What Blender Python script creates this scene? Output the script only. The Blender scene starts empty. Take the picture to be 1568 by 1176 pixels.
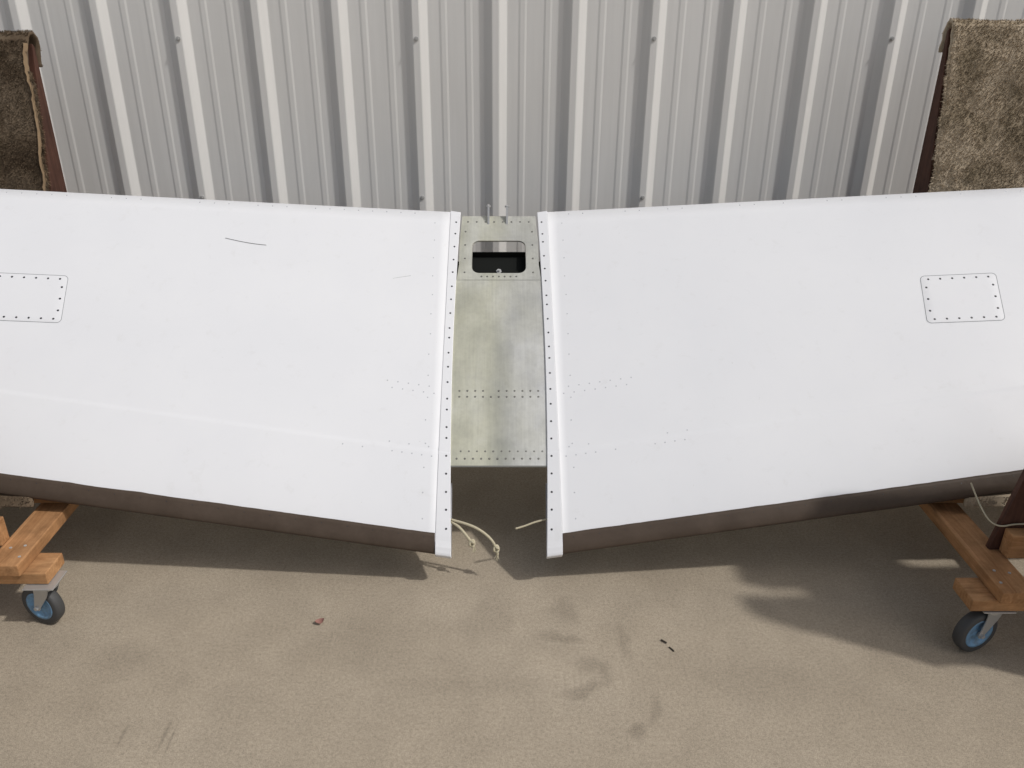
import bpy, bmesh, math, random
from mathutils import Vector, Matrix, noise
random.seed(7)
S=bpy.context.scene
S.view_settings.view_transform='Standard'; S.view_settings.look='None'; S.view_settings.exposure=0

# ---------------------------------------------------------------- materials
def newmat(name, col=(.5,.5,.5), rough=.5, metal=0.0, spec=.5):
    m=bpy.data.materials.new(name); m.use_nodes=True
    b=m.node_tree.nodes['Principled BSDF']
    b.inputs['Base Color'].default_value=(*col,1); b.inputs['Roughness'].default_value=rough
    b.inputs['Metallic'].default_value=metal; b.inputs['Specular IOR Level'].default_value=spec
    return m
def N_(m,t,**kw):
    n=m.node_tree.nodes.new(t)
    for k,v in kw.items():
        if k in n.inputs: n.inputs[k].default_value=v
        else: setattr(n,k,v)
    return n
def L(m,a,b): m.node_tree.links.new(a,b)
def coord(m,scale=(1,1,1),loc=(0,0,0),kind='Object'):
    tc=N_(m,'ShaderNodeTexCoord'); mp=N_(m,'ShaderNodeMapping')
    mp.inputs['Scale'].default_value=scale; mp.inputs['Location'].default_value=loc
    L(m,tc.outputs[kind],mp.inputs['Vector']); return mp.outputs['Vector']
def nz(m,vec,scale,detail=4,rough=.55,dist=0):
    n=N_(m,'ShaderNodeTexNoise'); n.inputs['Scale'].default_value=scale
    n.inputs['Detail'].default_value=detail; n.inputs['Roughness'].default_value=rough
    n.inputs['Distortion'].default_value=dist
    L(m,vec,n.inputs['Vector']); return n.outputs['Fac']
def ramp(m,fac,stops):
    r=N_(m,'ShaderNodeValToRGB'); e=r.color_ramp.elements
    while len(e)<len(stops): e.new(.5)
    for el,(p,c) in zip(e,stops):
        el.position=p; el.color=(*c,1) if len(c)==3 else c
    L(m,fac,r.inputs['Fac']); return r.outputs['Color']
def mix(m,a,b,fac,mode='MIX'):
    x=N_(m,'ShaderNodeMix'); x.data_type='RGBA'; x.blend_type=mode
    for sock,val in ((x.inputs[0],fac),(x.inputs[6],a),(x.inputs[7],b)):
        if hasattr(val,'is_linked') or hasattr(val,'links'): L(m,val,sock)
        elif isinstance(val,(int,float)): sock.default_value=val
        else: sock.default_value=(*val,1)
    return x.outputs[2]
def bump(m,h,strength,dist=.002,prev=None):
    b=N_(m,'ShaderNodeBump'); b.inputs['Strength'].default_value=strength; b.inputs['Distance'].default_value=dist
    L(m,h,b.inputs['Height'])
    if prev: L(m,prev,b.inputs['Normal'])
    return b.outputs['Normal']
def P_(m): return m.node_tree.nodes['Principled BSDF']
def g(v): return (v,v,v)

# concrete
M_conc=newmat('concrete',rough=.9,spec=.2)
v=coord(M_conc)
big=ramp(M_conc,nz(M_conc,v,.9,5,.6),[(.3,(.345,.290,.218)),(.7,(.415,.355,.275))])
mid=ramp(M_conc,nz(M_conc,v,7,6,.65,.4),[(.3,g(.91)),(.7,g(1.06))])
c=mix(M_conc,big,mid,1.0,'MULTIPLY')
fine=ramp(M_conc,nz(M_conc,v,120,3,.7),[(.3,g(.80)),(.5,g(1.0)),(.72,g(1.16))])
c=mix(M_conc,c,fine,1.0,'MULTIPLY')
fine2=ramp(M_conc,nz(M_conc,v,420,2,.6),[(.34,g(.66)),(.5,g(1.0)),(.7,g(1.2))])
c=mix(M_conc,c,fine2,.9,'MULTIPLY')
vo=N_(M_conc,'ShaderNodeTexVoronoi'); vo.inputs['Scale'].default_value=38; L(M_conc,v,vo.inputs['Vector'])
sp=ramp(M_conc,vo.outputs['Distance'],[(.04,g(.62)),(.09,g(1))])
c=mix(M_conc,c,sp,.6,'MULTIPLY')
nd=N_(M_conc,'ShaderNodeTexNoise'); nd.inputs['Scale'].default_value=9; nd.inputs['Detail'].default_value=4; L(M_conc,v,nd.inputs['Vector'])
dv=N_(M_conc,'ShaderNodeVectorMath',operation='MULTIPLY_ADD'); L(M_conc,nd.outputs['Color'],dv.inputs[0])
dv.inputs[1].default_value=(.11,.11,0)
sub=N_(M_conc,'ShaderNodeVectorMath',operation='ADD'); L(M_conc,v,sub.inputs[0]); sub.inputs[1].default_value=(-.055,-.055,0)
L(M_conc,sub.outputs[0],dv.inputs[2])
blobs=[(.19,1.90,.055,.07,.17),(.17,1.785,.085,.028,.20),(.25,1.67,.065,.045,.18),(.22,1.58,.10,.020,.22),(.34,1.76,.022,.09,.15),(.29,1.63,.02,.06,.16),
 (.33,1.45,.05,.036,.24),(.38,1.52,.020,.07,.17),(-.03,1.86,.10,.16,.10),(-.35,1.75,.25,.18,.08),(-.9,1.44,.006,.05,.2),(-.80,1.44,.006,.06,.24),(-.78,1.43,.004,.05,.24),(-.1,1.6,.3,.05,.07),(-1.0,1.7,.12,.1,.10),(.7,1.6,.3,.12,.07)]
for (bx,by,rx,ry,st_) in blobs:
    s1=N_(M_conc,'ShaderNodeVectorMath',operation='SUBTRACT'); L(M_conc,dv.outputs[0] if rx>.015 else v,s1.inputs[0]); s1.inputs[1].default_value=(bx,by,0)
    s2=N_(M_conc,'ShaderNodeVectorMath',operation='MULTIPLY'); L(M_conc,s1.outputs[0],s2.inputs[0]); s2.inputs[1].default_value=(1/rx,1/ry,0)
    s3=N_(M_conc,'ShaderNodeVectorMath',operation='LENGTH'); L(M_conc,s2.outputs[0],s3.inputs[0])
    f=ramp(M_conc,s3.outputs['Value'],[(.35,g(1-st_)),(1.0,g(1))])
    c=mix(M_conc,c,f,1.0,'MULTIPLY')
L(M_conc,c,P_(M_conc).inputs['Base Color'])
nb=bump(M_conc,nz(M_conc,v,260,3,.7),.6,.002)
nb=bump(M_conc,nz(M_conc,v,40,4,.6),.25,.004,nb)
L(M_conc,nb,P_(M_conc).inputs['Normal'])

# painted siding
M_wall=newmat('painted_siding',(.6,.6,.59),.5,0,.35)
v=coord(M_wall,(1,1,.35))
cw=ramp(M_wall,nz(M_wall,v,2.2,5,.6),[(.3,(.70,.69,.665)),(.7,(.76,.75,.725))])
v2=coord(M_wall,(30,1,1.2))
cw=mix(M_wall,cw,ramp(M_wall,nz(M_wall,v2,1.5,4,.6),[(.35,g(.97)),(.6,g(1.01))]),1.0,'MULTIPLY')
L(M_wall,cw,P_(M_wall).inputs['Base Color'])
L(M_wall,bump(M_wall,nz(M_wall,v,14,2,.5),.05,.004),P_(M_wall).inputs['Normal'])
M_screw=newmat('zinc_screw',(.45,.45,.44),.45,.3)

# white paint of the stabiliser
M_white=newmat('white_paint',(.8,.8,.82),.42,0,.30)
v=coord(M_white)
a=ramp(M_white,nz(M_white,v,1.4,5,.6),[(.3,(.730,.738,.760)),(.7,(.775,.780,.795))])
d=ramp(M_white,nz(M_white,v,22,6,.72,.3),[(.25,(.88,.87,.85)),(.42,g(1))])
a=mix(M_white,a,d,.4,'MULTIPLY')
d2=ramp(M_white,nz(M_white,v,75,3,.7),[(.2,(.7,.68,.64)),(.27,g(1))])
a=mix(M_white,a,d2,.7,'MULTIPLY')
L(M_white,a,P_(M_white).inputs['Base Color'])
L(M_white,ramp(M_white,nz(M_white,v,5,4,.6),[(.3,g(.38)),(.7,g(.54))]),P_(M_white).inputs['Roughness'])
L(M_white,bump(M_white,nz(M_white,v,3.0,2,.5),.10,.01),P_(M_white).inputs['Normal'])
M_dot=newmat('dark_screw',(.035,.035,.04),.5,.3)
M_riv=newmat('painted_rivet',(.50,.51,.54),.5,.1)
M_line=newmat('seam_dirt',(.46,.47,.48),.8)
M_gap=newmat('panel_gap',(.24,.25,.26),.8)
M_scr=newmat('scratch',(.10,.10,.10),.8)

# rubber boot
M_boot=newmat('rubber_boot',(.05,.038,.03),.55,0,.22)
v=coord(M_boot)
a=ramp(M_boot,nz(M_boot,v,9,6,.7),[(.3,(.060,.043,.031)),(.7,(.088,.065,.049))])
L(M_boot,a,P_(M_boot).inputs['Base Color'])
L(M_boot,bump(M_boot,nz(M_boot,v,60,3,.6),.3,.002),P_(M_boot).inputs['Normal'])

# aluminium : dull, slightly chromate-tinted to the left
M_al=newmat('bare_aluminium',(.5,.5,.46),.45,.6)
v=coord(M_al)
a=ramp(M_al,nz(M_al,coord(M_al,(1,.6,.6)),4.2,5,.6,.4),[(.3,(.52,.515,.44)),(.5,(.585,.58,.52)),(.7,(.68,.68,.665))])
sx=N_(M_al,'ShaderNodeSeparateXYZ'); L(M_al,v,sx.inputs[0])
mr=N_(M_al,'ShaderNodeMapRange'); L(M_al,sx.outputs['X'],mr.inputs[0]); mr.inputs[1].default_value=-.03; mr.inputs[2].default_value=.05
a=mix(M_al,a,mix(M_al,(1.0,1.0,.91),(.97,.98,1.02),mr.outputs[0]),1.0,'MULTIPLY')
a2=ramp(M_al,nz(M_al,v,60,5,.7),[(.3,g(.90)),(.6,g(1.03))])
a=mix(M_al,a,a2,.8,'MULTIPLY')
a3=ramp(M_al,nz(M_al,coord(M_al,(160,6,6)),1,3,.6),[(.35,g(.95)),(.65,g(1.03))])
a=mix(M_al,a,a3,1.0,'MULTIPLY')
L(M_al,a,P_(M_al).inputs['Base Color'])
L(M_al,ramp(M_al,nz(M_al,v,8,5,.65),[(.3,g(.36)),(.7,g(.55))]),P_(M_al).inputs['Roughness'])
L(M_al,bump(M_al,nz(M_al,v,7,2,.5),.12,.006),P_(M_al).inputs['Normal'])
M_alriv=newmat('aluminium_rivet',(.20,.20,.18),.45,.4)
M_dark=newmat('interior_shade',(.012,.013,.012),.8,0,.1)  # near-black: shade inside the centre box put into the colour
M_steel=newmat('zinc_steel',(.50,.50,.49),.42,.6)

def woodmat(name,c0,c1,axis):
    m=newmat(name,c0,.7,0,.25)
    sc=[9,9,9]; sc[axis]=.7
    v=coord(m,tuple(sc))
    a=ramp(m,nz(m,v,5,6,.65,1.2),[(.3,c0),(.7,c1)])
    a=mix(m,a,ramp(m,nz(m,coord(m),12,5,.7),[(.3,g(.6)),(.6,g(1.05))]),.9,'MULTIPLY')
    L(m,a,P_(m).inputs['Base Color'])
    L(m,bump(m,nz(m,v,12,4,.6),.3,.002),P_(m).inputs['Normal'])
    return m
M_woodx=woodmat('pine_x',(.30,.145,.060),(.54,.30,.14),0)
M_woody=woodmat('pine_y',(.28,.135,.055),(.50,.27,.125),1)
M_woodz=woodmat('pine_z',(.26,.120,.050),(.44,.23,.11),2)
M_ply=woodmat('stained_plywood',(.055,.024,.016),(.11,.050,.034),2)

def carpetmat(name,ca,cb,cc):
    m=newmat(name,ca,1.0,0,.05)
    gi=N_(m,'ShaderNodeNewGeometry')
    v=coord(m)
    a=ramp(m,nz(m,v,6,5,.6,.6),[(.34,ca),(.5,cb),(.66,cc)])
    r=ramp(m,gi.outputs['Random Per Island'],[(0,g(.8)),(1,g(1.18))])
    a=mix(m,a,r,1.0,'MULTIPLY')
    L(m,a,P_(m).inputs['Base Color']); return m
M_carpR=carpetmat('carpet_taupe',(.25,.200,.135),(.42,.345,.25),(.48,.405,.305))
M_carpL=carpetmat('carpet_brown',(.075,.053,.035),(.135,.100,.068),(.19,.147,.104))
M_back=newmat('carpet_backing',(.26,.18,.105),.95)
M_rub=newmat('tire_rubber',(.055,.055,.055),.6)
M_blue=newmat('blue_hub',(.07,.20,.36),.45)
v=coord(M_blue); L(M_blue,ramp(M_blue,nz(M_blue,v,60,4,.7),[(.3,(.12,.18,.24)),(.6,(.16,.32,.50))]),P_(M_blue).inputs['Base Color'])
M_rope=newmat('cotton_cord',(.50,.45,.32),.95)
M_leaf=newmat('dead_leaf',(.30,.15,.12),.8)
M_twig=newmat('twig_bark',(.05,.04,.03),.9)

# ---------------------------------------------------------------- helpers
def mk(name,vs,fs,mat,parent=None,smooth=False):
    me=bpy.data.meshes.new(name); me.from_pydata([tuple(p) for p in vs],[],fs); me.update()
    ob=bpy.data.objects.new(name,me); S.collection.objects.link(ob)
    me.materials.append(mat)
    if smooth: me.polygons.foreach_set('use_smooth',[True]*len(me.polygons))
    if parent: ob.parent=parent
    return ob
def empty(name,loc=(0,0,0)):
    e=bpy.data.objects.new(name,None); S.collection.objects.link(e); e.empty_display_size=.1; return e
def box(name,lo,hi,mat,parent,bev=.003):
    c=[(lo[i]+hi[i])/2 for i in range(3)]; h=[(hi[i]-lo[i])/2 for i in range(3)]
    vs=[(sx*h[0],sy*h[1],sz*h[2]) for sx in(-1,1) for sy in(-1,1) for sz in(-1,1)]
    fs=[(0,1,3,2),(4,6,7,5),(0,4,5,1),(2,3,7,6),(0,2,6,4),(1,5,7,3)]
    ob=mk(name,vs,fs,mat,parent); ob.location=c
    if bev:
        b=ob.modifiers.new('b','BEVEL'); b.width=bev; b.segments=2
    return ob
def prism(name,poly_yz,x0,x1,mat,parent,bev=.002):
    n=len(poly_yz)
    vs=[(x0,y,z) for y,z in poly_yz]+[(x1,y,z) for y,z in poly_yz]
    fs=[tuple(range(n))[::-1],tuple(range(n,2*n))]+[(i,(i+1)%n,n+(i+1)%n,n+i) for i in range(n)]
    ob=mk(name,vs,fs,mat,parent)
    if bev:
        b=ob.modifiers.new('b','BEVEL'); b.width=bev; b.segments=2
    return ob
def tube(name,pts,r,mat,parent=None):
    cu=bpy.data.curves.new(name,'CURVE'); cu.dimensions='3D'; cu.bevel_depth=r; cu.bevel_resolution=3
    sp=cu.splines.new('NURBS'); sp.points.add(len(pts)-1)
    for p,q in zip(sp.points,pts): p.co=(*q,1)
    sp.use_endpoint_u=True; sp.order_u=3; cu.use_fill_caps=True
    ob=bpy.data.objects.new(name,cu); S.collection.objects.link(ob); cu.materials.append(mat)
    if parent: ob.parent=parent
    return ob
def cyl(name,p0,p1,r,mat,parent=None,n=20,r2=None):
    p0=Vector(p0);p1=Vector(p1);d=(p1-p0).normalized()
    a=d.orthogonal().normalized(); b=d.cross(a); r2=r if r2 is None else r2
    vs=[p0+(a*math.cos(2*math.pi*i/n)+b*math.sin(2*math.pi*i/n))*r for i in range(n)]
    vs+=[p1+(a*math.cos(2*math.pi*i/n)+b*math.sin(2*math.pi*i/n))*r2 for i in range(n)]
    fs=[tuple(range(n))[::-1],tuple(range(n,2*n))]+[(i,(i+1)%n,n+(i+1)%n,n+i) for i in range(n)]
    return mk(name,vs,fs,mat,parent)
def lathe(name,prof,c,ax,mat,parent,n=40):
    c=Vector(c);d=Vector(ax).normalized();a=d.orthogonal().normalized();b=d.cross(a)
    vs=[];fs=[];k=len(prof)
    for i in range(n):
        t=2*math.pi*i/n; e=a*math.cos(t)+b*math.sin(t)
        for (r,h) in prof: vs.append(c+e*r+d*h)
    for i in range(n):
        for j in range(k-1):
            fs.append((i*k+j,((i+1)%n)*k+j,((i+1)%n)*k+j+1,i*k+j+1))
    return mk(name,vs,fs,mat,parent,True)

# ---------------------------------------------------------------- ground
mk('concrete_ground',[(-60,-60,0),(60,-60,0),(60,60,0),(-60,60,0)],[(0,1,2,3)],M_conc)

# ---------------------------------------------------------------- wall
WY=3.475; pitch=.305; wall=empty('corrugated_metal_wall')
prof=[]
for k in range(-26,27):
    c0=-.013+k*pitch
    prof+=[(c0-.046,0),(c0-.043,.001),(c0-.016,.0205),(c0-.012,.0220),(c0+.012,.0220),(c0+.016,.0205),(c0+.043,.001),(c0+.046,0)]
    for q in (.104,.201):
        prof+=[(c0+q-.016,0),(c0+q-.008,.0018),(c0+q+.008,.0018),(c0+q+.016,0)]
vs=[];fs=[]
zs=[.02+i*.25 for i in range(17)]
for z in zs:
    for (x,h) in prof: vs.append((x,WY-h,z))
n=len(prof)
for j in range(len(zs)-1):
    for i in range(n-1): fs.append((j*n+i,j*n+i+1,(j+1)*n+i+1,(j+1)*n+i))
mk('siding_panels',vs,fs,M_wall,wall)
box('wall_core',(prof[0][0],WY+.01,0),(prof[-1][0],WY+.2,4.0),M_wall,wall,0)
box('eave_trim',(prof[0][0],WY-.06,4.02),(prof[-1][0],WY+.22,4.15),M_wall,wall,.004)
for k in range(-7,9):
    x=-.318+k*.915
    for z in (.24,.845,1.455,2.06,2.67,3.28):
        cyl('siding_screw',(x,WY-.0205,z),(x,WY-.0250,z),.0085,M_screw,wall,14)
        cyl('siding_screw_head',(x,WY-.0250,z),(x,WY-.031,z),.0048,M_screw,wall,6)

# ---------------------------------------------------------------- stabiliser
st=empty('aircraft_horizontal_stabilizer')
O=Vector((0,2.0,.11)); U=Vector((0,.783,.621)).normalized(); N=Vector((0,-.621,.783)).normalized()
CH=1.247
def halft(r,c):
    x=max(0,min(1,r/c))*.86
    return 5*.080*c*(.2969*math.sqrt(x)-.126*x-.3516*x*x+.2843*x**3-.1015*x**4)
def pt(X,r,side=1,off=0.0):
    a=max(abs(X)-.14,0); s0=.118*a; c=CH-s0; t=halft(r,c)
    if side>0:
        t+= .0012*max(0,min(1,(.305-r)/.004)) if r>.01 else 0
        t+= .0007*noise.noise(Vector((X*2.3,r*3.1,1.7)))
    so=off*max(0,1-r/.02)
    return Vector((X,0,0))+O+U*(s0+r-so)+N*(.083*a+side*(t+off))
def pts(X,s,off=0.0):
    return pt(X,s-.118*max(abs(X)-.14,0),1,off)
def rlist(c):
    r=[0,.0006,.002,.005,.010,.016,.024,.034,.047,.065,.09,.13,.18,.24,.29,.3005,.3052,.312,.35]
    k=14
    r+=[.35+(c-.35)*i/k for i in range(1,k+1)]
    return r
def skin(name,sg,xa,xb,nx,mat,off=0):
    vs=[];fs=[]
    for i in range(nx+1):
        X=sg*(xa+(xb-xa)*i/nx); c=CH-.118*max(abs(X)-.14,0)
        R=rlist(c)
        row=[pt(X,q,1,off) for q in reversed(R)]+[pt(X,q,-1,off) for q in R[1:]]
        vs+=row; m=len(row)
    for i in range(nx):
        for j in range(m-1):
            q=(i*m+j,(i+1)*m+j,(i+1)*m+j+1,i*m+j+1); fs.append(q if sg<0 else q[::-1])
        q=(i*m+m-1,(i+1)*m+m-1,(i+1)*m,i*m); fs.append(q if sg<0 else q[::-1])
    sm=len(fs)
    fs.append(tuple(range(m))); fs.append(tuple(range(nx*m,nx*m+m))[::-1])
    ob=mk(name,vs,fs,mat,st,True)
    for i in range(sm,len(fs)): ob.data.polygons[i].use_smooth=False
    for i in range(nx): ob.data.polygons[(i+1)*m-1].use_smooth=False
    return ob
def domes(name,plist,rad,h,mat,nn=8):
    vs=[];fs=[]
    for (p,nrm) in plist:
        a=nrm.orthogonal().normalized(); b=nrm.cross(a); k=len(vs)
        for i in range(nn):
            e=a*math.cos(2*math.pi*i/nn)+b*math.sin(2*math.pi*i/nn); vs.append(p+e*rad-nrm*.0005)
        for i in range(nn):
            e=a*math.cos(2*math.pi*i/nn)+b*math.sin(2*math.pi*i/nn); vs.append(p+e*rad*.7+nrm*h)
        for i in range(nn): fs.append((k+i,k+(i+1)%nn,k+nn+(i+1)%nn,k+nn+i))
        fs.append(tuple(range(k+nn,k+2*nn)))
    return mk(name,vs,fs,mat,st,False)
def fixn(ob):
    bm=bmesh.new(); bm.from_mesh(ob.data); bmesh.ops.recalc_face_normals(bm,faces=bm.faces)
    if sum((f.normal.dot(N) for f in bm.faces))<0: bmesh.ops.reverse_faces(bm,faces=bm.faces)
    bm.to_mesh(ob.data); bm.free()
def xin(r): return .1405+.011*math.sin(math.pi*min(1,max(0,r/CH)))-.003*min(1,r/CH)
def xout(r): return .187-.014*min(1,r/CH)
for sg in(-1,1):
    skin('wing_skin',sg,.156,2.7,48,M_white)
    vs=[];fs=[];nx=120
    for i in range(nx+1):
        X=sg*(.188+(2.69-.188)*i/nx)
        rt=.053+.0016*noise.noise(Vector((X*9,sg,0)))+.001*noise.noise(Vector((X*30,sg,3)))
        up=[rt,rt-.0005]+[rt*f for f in(.8,.6,.42,.28,.16,.08,.03,.008,0)]
        lo=[.05*f for f in(.01,.04,.1,.2,.35,.55,.75,1.0,1.3,1.301)]
        row=[pt(X,q,1,.0001 if k==0 else .0018) for k,q in enumerate(up)]+[pt(X,q,-1,.0018 if k<9 else .0001) for k,q in enumerate(lo)]
        vs+=row;m=len(row)
    for i in range(nx):
        for j in range(m-1):
            q=(i*m+j,(i+1)*m+j,(i+1)*m+j+1,i*m+j+1); fs.append(q if sg<0 else q[::-1])
    mk('leading_edge_boot',vs,fs,M_boot,st,True)
    vs=[];fs=[]
    R=rlist(CH)
    seq=[(q,1) for q in reversed(R)]+[(q,-1) for q in R[1:14]]
    for (q,sd) in seq:
        xi=xin(q);xo=xout(q)
        off=.0014+.0065*max(0,1-q/.03)
        vs+=[pt(sg*(xi),q,sd,off-.012 if q>.012 else off-.006),pt(sg*(xi),q,sd,off-.001),pt(sg*(xi+.0015),q,sd,off),pt(sg*(xo-.001),q,sd,off),pt(sg*xo,q,sd,off-.0006),pt(sg*xo,q,sd,-.001)]
    for i in range(len(seq)-1):
        for j in range(5):
            q=(i*6+j,(i+1)*6+j,(i+1)*6+j+1,i*6+j+1); fs.append(q if sg>0 else q[::-1])
    mk('root_strip',vs,fs,M_white,st,False)
    vs=[];fs=[]
    Rr=[.055+i*(CH-.065)/40 for i in range(41)]
    for q in Rr: vs+=[pt(sg*(xout(q)-.0002),q,1,.0005),pt(sg*(xout(q)+.0009),q,1,.0005)]
    for i in range(40):
        q=(2*i,2*i+1,2*i+3,2*i+2); fs.append(q)
    mk('strip_seam',vs,fs,M_line,st)
    dots=[]; r=.012
    while r<CH-.01:
        q=r+random.uniform(-.003,.003); dots.append((pt(sg*(xin(q)+.0135),q,1,.0015),N)); r+=.0565 if random.random()<.8 else .038
    domes('root_screws',dots,.0037,.0012,M_dot)
    riv=[]; r=.09
    while r<CH-.02:
        riv.append((pt(sg*(.226+random.uniform(-.002,.002)),r,1,.0002),N)); r+=.078
    for i in range(8):
        if i<4 or random.random()<.5:
            riv.append((pt(sg*(.205+i*.033),.497,1,.0002),N)); riv.append((pt(sg*(.221+i*.033),.52,1,.0002),N))
    for i in range(13):
        if i<4 or random.random()<.6:
            riv.append((pt(sg*(.205+i*.03),.285,1,.0002),N))
            if i%2==0: riv.append((pt(sg*(.215+i*.03),.315,1,.0002),N))
    for i in range(45):
        X=.25+i*.05; c_=CH-.118*(X-.14)
        if random.random()<.7: riv.append((pt(sg*X,c_-.014,1,.0002),N))
    domes('flush_rivets',riv,.0027,.0004,M_riv)
    be=[(pt(sg*(.22+i*.075),.038,1,.0018),N) for i in range(33)]
    domes('boot_edge_tacks',be,.002,.0006,M_dot,6)
    xc=1.488 if sg>0 else -1.518; sc=.800; hw=.118; hh=.090; rad=.014; skew=.11*sg
    def rr(hw,hh,rad,k=6):
        o=[]
        for (cx,cy,a0) in((hw-rad,hh-rad,0),(-hw+rad,hh-rad,90),(-hw+rad,-hh+rad,180),(hw-rad,-hh+rad,270)):
            for i in range(k+1):
                t=math.radians(a0+90*i/k); o.append((cx+rad*math.cos(t),cy+rad*math.sin(t)))
        return o
    out=rr(hw,hh,rad); m=len(out)
    def pp(u,w,off): return pts(xc+u+skew*w,sc+w,off)
    o2=rr(hw+.0016,hh+.0016,rad+.0014); vs=[pp(u,w,.0006) for u,w in o2]+[pp(u,w,.0006) for u,w in out]
    ob=mk('access_panel_gap',vs,[(i,(i+1)%m,m+(i+1)%m,m+i) for i in range(m)],M_gap,st); fixn(ob)
    vs=[];fs=[]
    scl=[1.0,.985,.75,.5,.25,.02]
    for si,sc_ in enumerate(scl):
        for (u,w) in out: vs.append(pp(u*sc_,w*sc_,.0003 if si==0 else .0007))
    for a_ in range(len(scl)-1):
        for i in range(m): fs.append((a_*m+i,a_*m+(i+1)%m,(a_+1)*m+(i+1)%m,(a_+1)*m+i))
    fs.append(tuple((len(scl)-1)*m+i for i in range(m)))
    ob=mk('access_panel',vs,fs,M_white,st,True); fixn(ob)
    sc_l=[]
    for i in range(6):
        u=-.094+i*.188/5
        for w in(.077,-.077): sc_l.append((pp(u,w,.0007),N))
    for w in(-.045,-.0,.045):
        for u in(-.104,.104): sc_l.append((pp(u,w,.0007),N))
    domes('access_panel_screws',sc_l,.0042,.001,M_dot)
sc=[pts(-.937+.14*i/8,1.078-.014*math.sin(i/8*1.7)-.008*i/8,.0008) for i in range(9)]
tube('paint_scratch',sc,.0008,M_scr,st)
sc=[pts(-.30-.06*i/5,.955-.003*i,.0003) for i in range(6)]
tube('paint_scratch_small',sc,.0005,M_line,st)

# ---- centre section
def cp(X,s,off=0): return pt(X if abs(X)<.14 else math.copysign(.14,X),s,1,off-.004)+Vector((X-(X if abs(X)<.14 else math.copysign(.14,X)),0,0))
def hwid(s): return .1565 if s<.95 else .1565-.024*min(1,(s-.95)/.08)
vs=[];fs=[]
srow=[.262+i*(.95-.262)/20 for i in range(21)]
cols=[-1,-.66,-.33,-.01,.01,.33,.66,1]; nc=len(cols)
for s in srow:
    for u in cols: vs.append(cp(u*hwid(s),s, (-.0010 if u<0 else -.0003) if abs(u)<.05 and s<.7 else 0))
for i in range(20):
    for j in range(nc-1): fs.append((i*nc+j,i*nc+j+1,(i+1)*nc+j+1,(i+1)*nc+j))
mk('centre_skin',vs,fs,M_al,st,True)
vs=[];fs=[]; S0,S1=.948,1.232; sc0,hh,hw,rad=1.048,.071,.094,.026
inn=[]
for (cx,cy,a0) in((hw-rad,hh-rad,0),(-hw+rad,hh-rad,90),(-hw+rad,-hh+rad,180),(hw-rad,-hh+rad,270)):
    for i in range(9):
        t=math.radians(a0+90*i/8); inn.append((cx+rad*math.cos(t),cy+rad*math.sin(t)))
ol=[]
for idx,(u,w) in enumerate(inn):
    qd=idx//9; i=idx%9
    sx=1 if qd in(0,3) else -1; sy=1 if qd<2 else -1
    top=(S1-sc0) if sy>0 else -(sc0-S0)
    f=i/8
    a_=f if qd in(0,2) else 1-f
    Hw=.131 if sy>0 else .145
    if a_<=.5: ol.append((sx*(.138+(Hw-.138)*(a_/.5)), top*(.35+.65*a_/.5)))
    else: ol.append((sx*Hw*(1-.35*(a_-.5)/.5), top))
m=len(inn)
def topo(u,w):
    return cp(u,sc0+w,.0012)
for (u,w) in inn: vs.append(cp(u*.985,sc0+w*.985,-.004))
for (u,w) in inn: vs.append(topo(u,w))
for f in(.33,.66,1.0):
    for (a_,b_) in zip(inn,ol):
        vs.append(topo(a_[0]+(b_[0]-a_[0])*f,a_[1]+(b_[1]-a_[1])*f))
for k in range(4):
    for i in range(m): fs.append((k*m+i,k*m+(i+1)%m,(k+1)*m+(i+1)%m,(k+1)*m+i))
mk('hand_hole_plate',vs,fs,M_al,st,False)
def slab(name,pa,pb,x,mat,th=.002):
    A=[Vector((sx*x,0,0))+O+U*p[0]+N*p[1] for p in(pa,pb) for sx in(-1,1)]
    ob=mk(name,[A[0],A[1],A[3],A[2]],[(0,1,2,3)],mat,st); s=ob.modifiers.new('s','SOLIDIFY'); s.thickness=th; return ob
zt=halft(.262,CH)-.006
slab('front_spar_web',(.266,zt-.001),(.315,-zt),.15,M_dark)
slab('lower_skin',(.315,-zt),(1.07,-.035),.15,M_dark)
slab('rear_spar_web',(1.078,-.036),(1.080,.006),.13,M_dark)
slab('rear_spar_plate',(.955,-.016),(1.076,-.016),.13,M_dark)
slab('front_lip',(.2605,zt+.0035),(.265,zt+.0045),.148,M_alriv,.001)
for sx in(-1,1):
    vs=[O+U*s+N*h+Vector((sx*.130,0,0)) for s,h in((.95,.03),(1.225,.006),(1.225,-.025),(.95,-.04))]
    mk('end_rib',vs,[(0,1,2,3)],M_al,st)
p=O+U*1.008
cyl('pivot_bolt',p+N*-.016,p+N*-.004,.010,M_steel,st,6); cyl('pivot_bolt_shank',p+N*-.004,p+N*.004,.004,M_steel,st,12)
cyl('pivot_tube',p+Vector((-.07,0,-.0))-N*.012,p+Vector((.07,0,0))-N*.012,.005,M_dark,st)
for sx in(-1,1):
    q=p+Vector((sx*.05,0,0))-U*.012; cyl('spar_nut',q+N*-.016,q+N*-.010,.004,M_steel,st,6)
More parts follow.
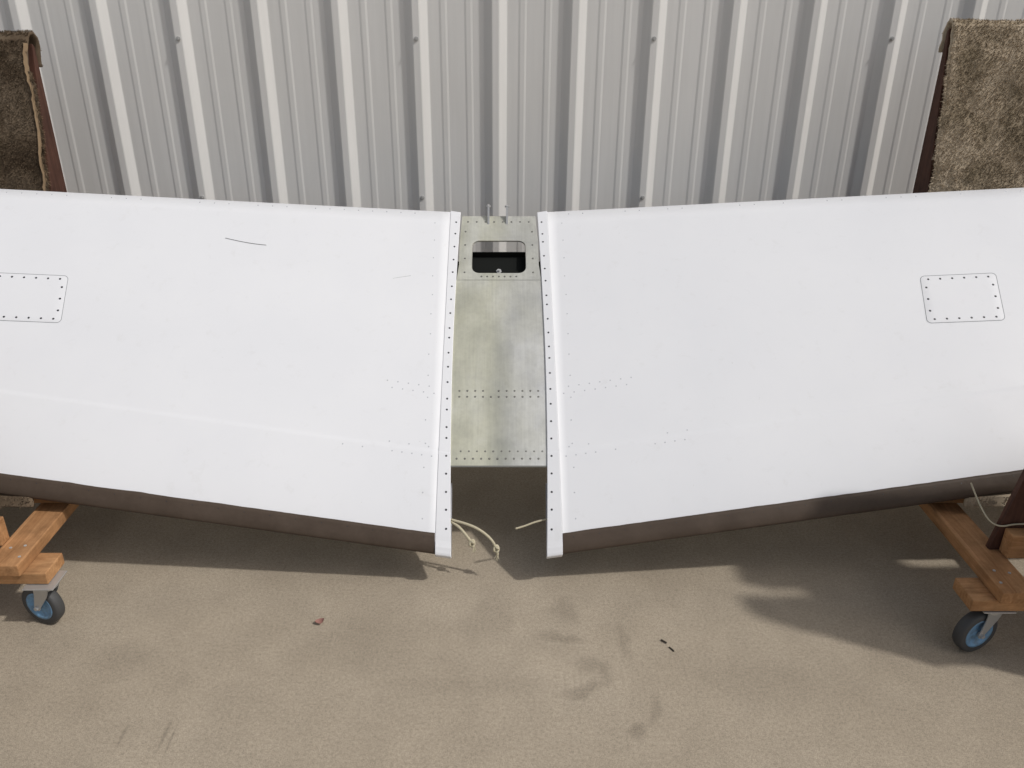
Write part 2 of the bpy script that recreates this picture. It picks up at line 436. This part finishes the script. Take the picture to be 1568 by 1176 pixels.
for X in(-.037,.029):
    a_=O+U*1.20+N*.012+Vector((X,0,0))
    b_=a_+U*.03+Vector((0,0,.038))
    vs_=[];n=10
    for t in (-.0035,.0035):
        vs_+= [a_+Vector((t,-.008,0)),a_+Vector((t,.008,0))]
        for i in range(n):
            an=math.pi*i/(n-1); vs_.append(b_+Vector((t,.008*math.cos(an),.008*math.sin(an))))
    k=n+2
    fs_=[tuple(range(k)),tuple(range(k,2*k))[::-1]]+[(i,(i+1)%k,k+(i+1)%k,k+i) for i in range(k)]
    mk('hinge_lug',vs_,fs_,M_steel,st)
    cyl('hinge_pin',b_+Vector((-.008,0,0)),b_+Vector((.008,0,0)),.0035,M_steel,st,10)
cr=[]
for i in range(11):
    X=-.125+i*.025
    for s in(.497,.518):
        if not(i in(4,) and s>.5): cr.append((cp(X,s,.0),N))
    for s in(.288,.312):
        cr.append((cp(X+(.012 if s>.3 else 0)-.004,s,.0),N))
for i in range(7): cr.append((cp(-.06+i*.02,.962,.0015),N))
for i in range(8): cr.append((cp(-.11+i*.031,1.205,.0015),N))
for sx in(-1,1):
    for s in(1.16,1.10,1.04,.98): cr.append((cp(sx*.118,s,.0015),N))
domes('centre_rivets',cr,.0037,.0014,M_alriv,10)

# cords hanging from the root ribs
tube('cord',[(-.148,2.075,.180),(-.125,2.062,.176),(-.105,2.048,.160),(-.085,2.04,.134),(-.074,2.038,.118)],.0042,M_rope,st)
tube('cord',[(-.148,2.078,.184),(-.11,2.06,.186),(-.06,2.045,.174),(-.02,2.034,.142),(-.008,2.03,.112),(-.004,2.03,.092)],.0042,M_rope,st)
tube('cord',[(.148,2.075,.188),(.11,2.07,.182),(.075,2.062,.17),(.05,2.058,.165)],.0030,M_rope,st)
def knot(c):
    c=Vector(c)
    P=[]
    for i in range(16):
        t=i/15*4*math.pi; P.append(tuple(c+Vector((.007*math.cos(t),.007*math.sin(t*1.5),.009*math.sin(t)))))
    tube('cord_knot',P,.0040,M_rope,st)
knot((-.080,2.038,.126)); knot((-.008,2.03,.112))
for i in range(8):
    tube('cord_fray',[(-.074,2.038,.118),(-.070+random.uniform(-.01,.01),2.03,.100+random.uniform(-.006,.006))],.0009,M_rope,st)
    tube('cord_fray',[(-.004,2.03,.094),(-.004+random.uniform(-.01,.01),2.024,.078+random.uniform(-.006,.006))],.0009,M_rope,st)

# ---------------------------------------------------------------- dollies
def tufts(name,fn,count,length,width,mat,parent):
    vs=[];fs=[]
    for i in range(count):
        p,nr=fn()
        d=(nr+Vector((random.uniform(-.8,.8),random.uniform(-.4,.4),random.uniform(-.9,.5)))).normalized()
        w=d.cross(Vector((random.uniform(-1,1),random.uniform(-1,1),random.uniform(-1,1)))).normalized()*width*random.uniform(.6,1.3)
        l=length*random.uniform(.6,1.2); k=len(vs)
        vs+=[p-w,p+w,p+d*l+w*.5,p+d*l-w*.5]; fs.append((k,k+1,k+2,k+3))
    return mk(name,vs,fs,mat,parent)
def carpet(name,prof,xi,xo,mat,parent,count,seed,bulge=0):
    sgn=1 if xo>xi else -1
    L_=[0]
    for a,b in zip(prof,prof[1:]): L_.append(L_[-1]+math.dist(a,b))
    def at(t):
        t=max(0,min(.9999,t))*L_[-1]
        for i in range(len(prof)-1):
            if t<=L_[i+1]:
                f=(t-L_[i])/(L_[i+1]-L_[i]); a,b=prof[i],prof[i+1]
                y=a[0]+(b[0]-a[0])*f; z=a[1]+(b[1]-a[1])*f
                dy,dz=b[0]-a[0],b[1]-a[1]; l=math.hypot(dy,dz)
                return y,z,Vector((0,-dz/l,dy/l))
    def sp(u,t):
        y,z,nr=at(t)
        edge=.012*noise.noise(Vector((z*9,seed,0)))+.006*noise.noise(Vector((z*40,seed,2)))
        x=xi+(xo-xi)*u+edge*(1-u)
        h=.014*noise.noise(Vector((x*4,z*5,seed)))+.006*noise.noise(Vector((x*12,z*11+seed,seed)))+.002*noise.noise(Vector((x*30,z*28+seed,seed)))
        return Vector((x,y,z))+nr*(h+.010),nr
    nu,nt=30,80; vs=[];fs=[]
    for j in range(nt+1):
        for i in range(nu+1): vs.append(sp(i/nu if sgn>0 else 1-i/nu,j/nt)[0])
    for j in range(nt):
        for i in range(nu): fs.append((j*(nu+1)+i,j*(nu+1)+i+1,(j+1)*(nu+1)+i+1,(j+1)*(nu+1)+i))
    ob=mk(name,vs,fs,mat,parent,True); s=ob.modifiers.new('s','SOLIDIFY'); s.thickness=.008; s.offset=-1
    def rnd(): return sp(random.random(),random.random())
    tufts(name+'_pile',rnd,count,.0062,.0013,mat,parent)
    return sp
ZB=.152
def caster(parent,x,y,ax):
    R=.063; c=Vector((x,y,R)); ax=Vector((ax[0],ax[1],0)).normalized()
    lathe('tire',[(.042,-.015),(.055,-.0165),(.061,-.013),(.063,-.006),(.063,.006),(.061,.013),(.055,.0165),(.042,.015)],c,ax,M_rub,parent)
    lathe('hub',[(.0,.012),(.012,.0125),(.016,.008),(.033,.009),(.038,.0145),(.044,.0155),(.044,-.0155),(.038,-.0145),(.033,-.009),(.012,-.0125),(0,-.012)],c,ax,M_blue,parent)
    cyl('axle',c-ax*.029,c+ax*.029,.006,M_steel,parent,6)
    fw=Vector((-ax.y,ax.x,0)); top=ZB-.007
    off=fw*.03
    for s in(-1,1):
        b=c+ax*s*.021
        poly=[b+fw*.010*math.cos(math.pi+math.pi*i/8)+Vector((0,0,.010*math.sin(math.pi+math.pi*i/8))) for i in range(9)]
        mid=Vector((c.x,c.y,R+.045))+ax*s*.021+off*.8
        tp=Vector((c.x,c.y,top-.010))+ax*s*.021+off
        poly+=[mid+fw*.020,tp+fw*.026,tp-fw*.026,mid-fw*.022]
        n=len(poly); vs=[p-ax*.0013 for p in poly]+[p+ax*.0013 for p in poly]
        mk('fork_plate',vs,[tuple(range(n)),tuple(range(n,2*n))[::-1]]+[(i,(i+1)%n,n+(i+1)%n,n+i) for i in range(n)],M_steel,parent)
    tc=Vector((c.x,c.y,0))+off
    cyl('swivel_lower',tc+Vector((0,0,top-.014)),tc+Vector((0,0,top-.006)),.031,M_steel,parent,24)
    cyl('swivel_race',tc+Vector((0,0,top-.006)),tc+Vector((0,0,top+.002)),.024,M_steel,parent,24)
    box('caster_plate',(tc.x-.042,tc.y-.042,top+.002),(tc.x+.042,tc.y+.042,top+.0055),M_steel,parent,.001)

def dolly(sg,dy,carpmat,topz,seed,xs,chx):
    e=empty('wooden_dolly')
    def X(a,b): return (min(sg*a,sg*b),max(sg*a,sg*b))
    def B(name,xa,xb,y0,y1,z0,z1,mat,**k):
        a,b=X(xa,xb); return box(name,(a,y0,z0),(b,y1,z1),mat,e,**k)
    zb=ZB
    yf=(1.50 if sg>0 else 1.62)+dy
    B('front_crossboard',1.225,2.15,1.705+dy,1.80+dy,zb,zb+.036,M_woodx)
    B('rear_crossboard',1.225,2.15,3.05,3.145,zb,zb+.036,M_woodx)
    B('side_rail_inner',1.285,1.375,1.69+dy,3.16,zb+.037,zb+.073,M_woody)
    B('side_rail_middle',1.60,1.66,yf,3.0,zb+.037,zb+.073,M_woody)
    B('side_rail_outer',1.98,2.07,yf,3.16,zb+.037,zb+.073,M_woody)
    B('cradle_crossboard',1.29,2.06,2.10,2.14,zb+.074,.26,M_woodx)
    B('front_stop_block',1.37,2.0,1.83+dy*.5,1.87+dy*.5,zb+.074,.30,M_woodx)
    y0=1.872+dy
    if sg<0: y0=1.86+dy*.5+.03
    pa=[(chx,.226),(chx+.05,.53),(chx+.3,.62),(1.95,.62),(1.95,.226)]
    vs=[(sg*x,y0,z) for x,z in pa]+[(sg*x,y0+.018,z) for x,z in pa]; n=len(pa)
    mk('plywood_cheek',vs,[tuple(range(n)),tuple(range(n,2*n))[::-1]]+[(i,(i+1)%n,n+(i+1)%n,n+i) for i in range(n)],M_ply,e)
    B('front_post',1.60,1.64,yf+.03,yf+.11,zb+.074,1.02,M_woodz)
    B('front_post_outer',1.90,1.94,yf+.03,yf+.11,zb+.074,1.02,M_woodz)
    B('front_outrigger',1.59,2.07,yf+.02,yf+.13,zb+.0745,zb+.10,M_woodx)
    carpet('front_carpet',[(yf+.15,.50),(yf+.13,.98),(yf+.11,1.08),(yf+.04,1.08),(yf+.01,1.02),(yf,.50)],sg*1.54,sg*1.98,carpmat,e,5000,seed+3)
    if sg>0:
        # unseen frame added to shape the ground shadow: arms and bar around an opening
        B('shadow_arm_inner',1.555,1.665,yf+.16,yf+.30,.98,1.075,M_woody)
        B('shadow_arm_outer',1.865,1.98,yf+.16,yf+.30,.98,1.075,M_woody)
        B('shadow_back_bar',1.555,1.98,yf+.235,yf+.33,.93,.975,M_woodx)
        B('shadow_back_post',1.66,1.70,yf+.26,yf+.31,zb+.074,.929,M_woodz)
        B('shadow_back_post_outer',1.92,1.96,yf+.26,yf+.31,zb+.074,.929,M_woodz)
        B('shadow_side_board',1.62,1.64,yf+.16,yf+.30,.55,.925,M_ply)
    xr=xs
    for (xa,xb) in((xr+.004,xr+.042),(2.03,2.07)):
        a,b=X(xa,xb)
        prism('rear_wedge_board',[(2.985,.23),(2.985,.93),(3.082,topz-.02),(3.095,topz-.03),(3.105,.23)],a,b,M_ply,e)
    B('rear_back_panel',xr+.043,2.029,3.095,3.113,.25,topz-.05,M_ply)
    prism('rear_face_board',[(2.987,.55),(2.987,.93),(3.07,topz-.03),(3.085,topz-.03),(3.003,.93),(3.003,.55)],*X(xr+.043,2.029),M_ply,e)
    prof=[(2.975,.55),(2.972,.93),(3.065,topz-.04),(3.075,topz-.01),(3.09,topz),(3.105,topz-.003),(3.118,topz-.03),(3.12,topz-.10)]
    sp=carpet('rear_carpet',prof,sg*(xr+.006),sg*2.09,carpmat,e,46000,seed)
    def er():
        p,nr=sp(0,random.random()*.78); return p+nr*random.uniform(-.006,.006),Vector((-sg*.9,-.3,random.uniform(-.8,.3)))
    if sg<0:
        vs=[];fs=[]
        for i in range(61):
            p,nr=sp(0,.02+i/60*.84); p2,_=sp(.018,.02+i/60*.84); w=.010*noise.noise(Vector((i*.7,0,0)))
            vs+=[p2+nr*.009+Vector((w*.5,0,0)),p+nr*.003+Vector((.002+w,0,0))]
        for i in range(60): fs.append((2*i,2*i+1,2*i+3,2*i+2))
        mk('carpet_backing_edge',vs,fs,M_back,e,True)
    tufts('carpet_fray',er,2200 if sg<0 else 900,.012,.0009,carpmat,e)
    if sg<0: tufts('carpet_fray_backing',er,500,.016,.0007,M_back,e)
    carpet('cradle_carpet',[(2.05,.25),(2.06,.28),(2.10,.278),(2.15,.28),(2.17,.2)],sg*1.36,sg*1.95,carpmat,e,3500,seed+5)
    carpet('cheek_carpet_scrap',[(y0+.04,.545),(y0+.0,.56),(y0-.012,.50),(y0-.01,.44)],sg*(chx+.045),sg*(chx+.28),carpmat,e,1500,seed+6)
    if sg>0: tube('binding_cord',[(1.33,2.0,.36),(1.335,1.93,.31),(1.345,y0-.006,.30),(1.40,y0-.008,.32),(1.5,y0-.008,.31)],.0022,M_rope,e)
    ob=B('diagonal_brace',1.376,1.396,2.12,2.19,zb+.08,.55,M_woodz); ob.rotation_euler=(math.radians(-52),0,0); ob.location.y+=.22
    caster(e,sg*1.275,(1.735 if sg>0 else 1.735+dy),(.30,-.95) if sg>0 else (-.30,-.95))
    caster(e,sg*2.08,1.75+dy,(.2,-.97)); caster(e,sg*1.28,3.09,(.6,-.8)); caster(e,sg*2.08,3.09,(.5,-.8))
    for (x_,y_) in((1.30,1.73),(1.345,1.77),(1.31,1.78)):
        cyl('wood_screw',(sg*x_,y_+dy,zb+.072),(sg*x_,y_+dy,zb+.0745),.004,M_screw,e,8)
    return e
dolly(1,0,M_carpR,1.525,11,1.535,1.345)
dolly(-1,.11,M_carpL,1.475,23,1.602,1.44)

# ---------------------------------------------------------------- debris
def leaf(name,x,y,s,rot,mat):
    vs=[];fs=[];n=8
    for i in range(n+1):
        t=i/n; w=math.sin(math.pi*t)**.8*.42; z=.004+.35*s*(t-.5)**2*4*.6
        for u in(-1,0,1): vs.append(((t-.5)*s,u*w*s,z*(1)+abs(u)*.12*s))
    for i in range(n):
        for j in range(2): fs.append((i*3+j,i*3+j+1,(i+1)*3+j+1,(i+1)*3+j))
    ob=mk(name,vs,fs,mat,None,True); ob.location=(x,y,0); ob.rotation_euler=(0,0,rot); return ob
leaf('dry_leaf',-.505,1.835,.027,.5,M_leaf)
def twig(pts_,r): tube('twig',pts_,r,M_twig)
twig([(.445,1.765,.003),(.452,1.757,.005),(.458,1.753,.003)],.0022)
twig([(.462,1.738,.002),(.468,1.730,.003),(.472,1.722,.002)],.0018)

# ---------------------------------------------------------------- light, sky, camera
el=math.radians(50); sd=Vector((.92,-.39,0)).normalized()*math.cos(el); sd.z=math.sin(el)
sun=bpy.data.lights.new('sun','SUN'); sun.energy=2.05; sun.angle=math.radians(2.2); sun.color=(1,.97,.93)
so=bpy.data.objects.new('sun',sun); S.collection.objects.link(so); so.rotation_euler=sd.to_track_quat('Z','Y').to_euler(); so.location=(5,-3,8)
w=bpy.data.worlds.new('World'); S.world=w; w.use_nodes=True
nt=w.node_tree; sky=nt.nodes.new('ShaderNodeTexSky'); sky.sky_type='NISHITA'; sky.sun_disc=False
sky.sun_elevation=el; sky.sun_rotation=math.atan2(sd.x,sd.y); sky.dust_density=3.0; sky.air_density=1.0
hs=nt.nodes.new('ShaderNodeHueSaturation'); hs.inputs['Saturation'].default_value=.5
nt.links.new(sky.outputs['Color'],hs.inputs['Color'])
bg=nt.nodes['Background']; bg.inputs['Strength'].default_value=.098; nt.links.new(hs.outputs['Color'],bg.inputs['Color'])
cam=bpy.data.cameras.new('camera'); co=bpy.data.objects.new('camera',cam); S.collection.objects.link(co); S.camera=co
co.location=(0,0,1.6); co.rotation_euler=(math.radians(65),0,0)
cam.sensor_width=36; cam.lens=29.16; cam.shift_x=.0128; cam.clip_end=300; cam.clip_start=.05
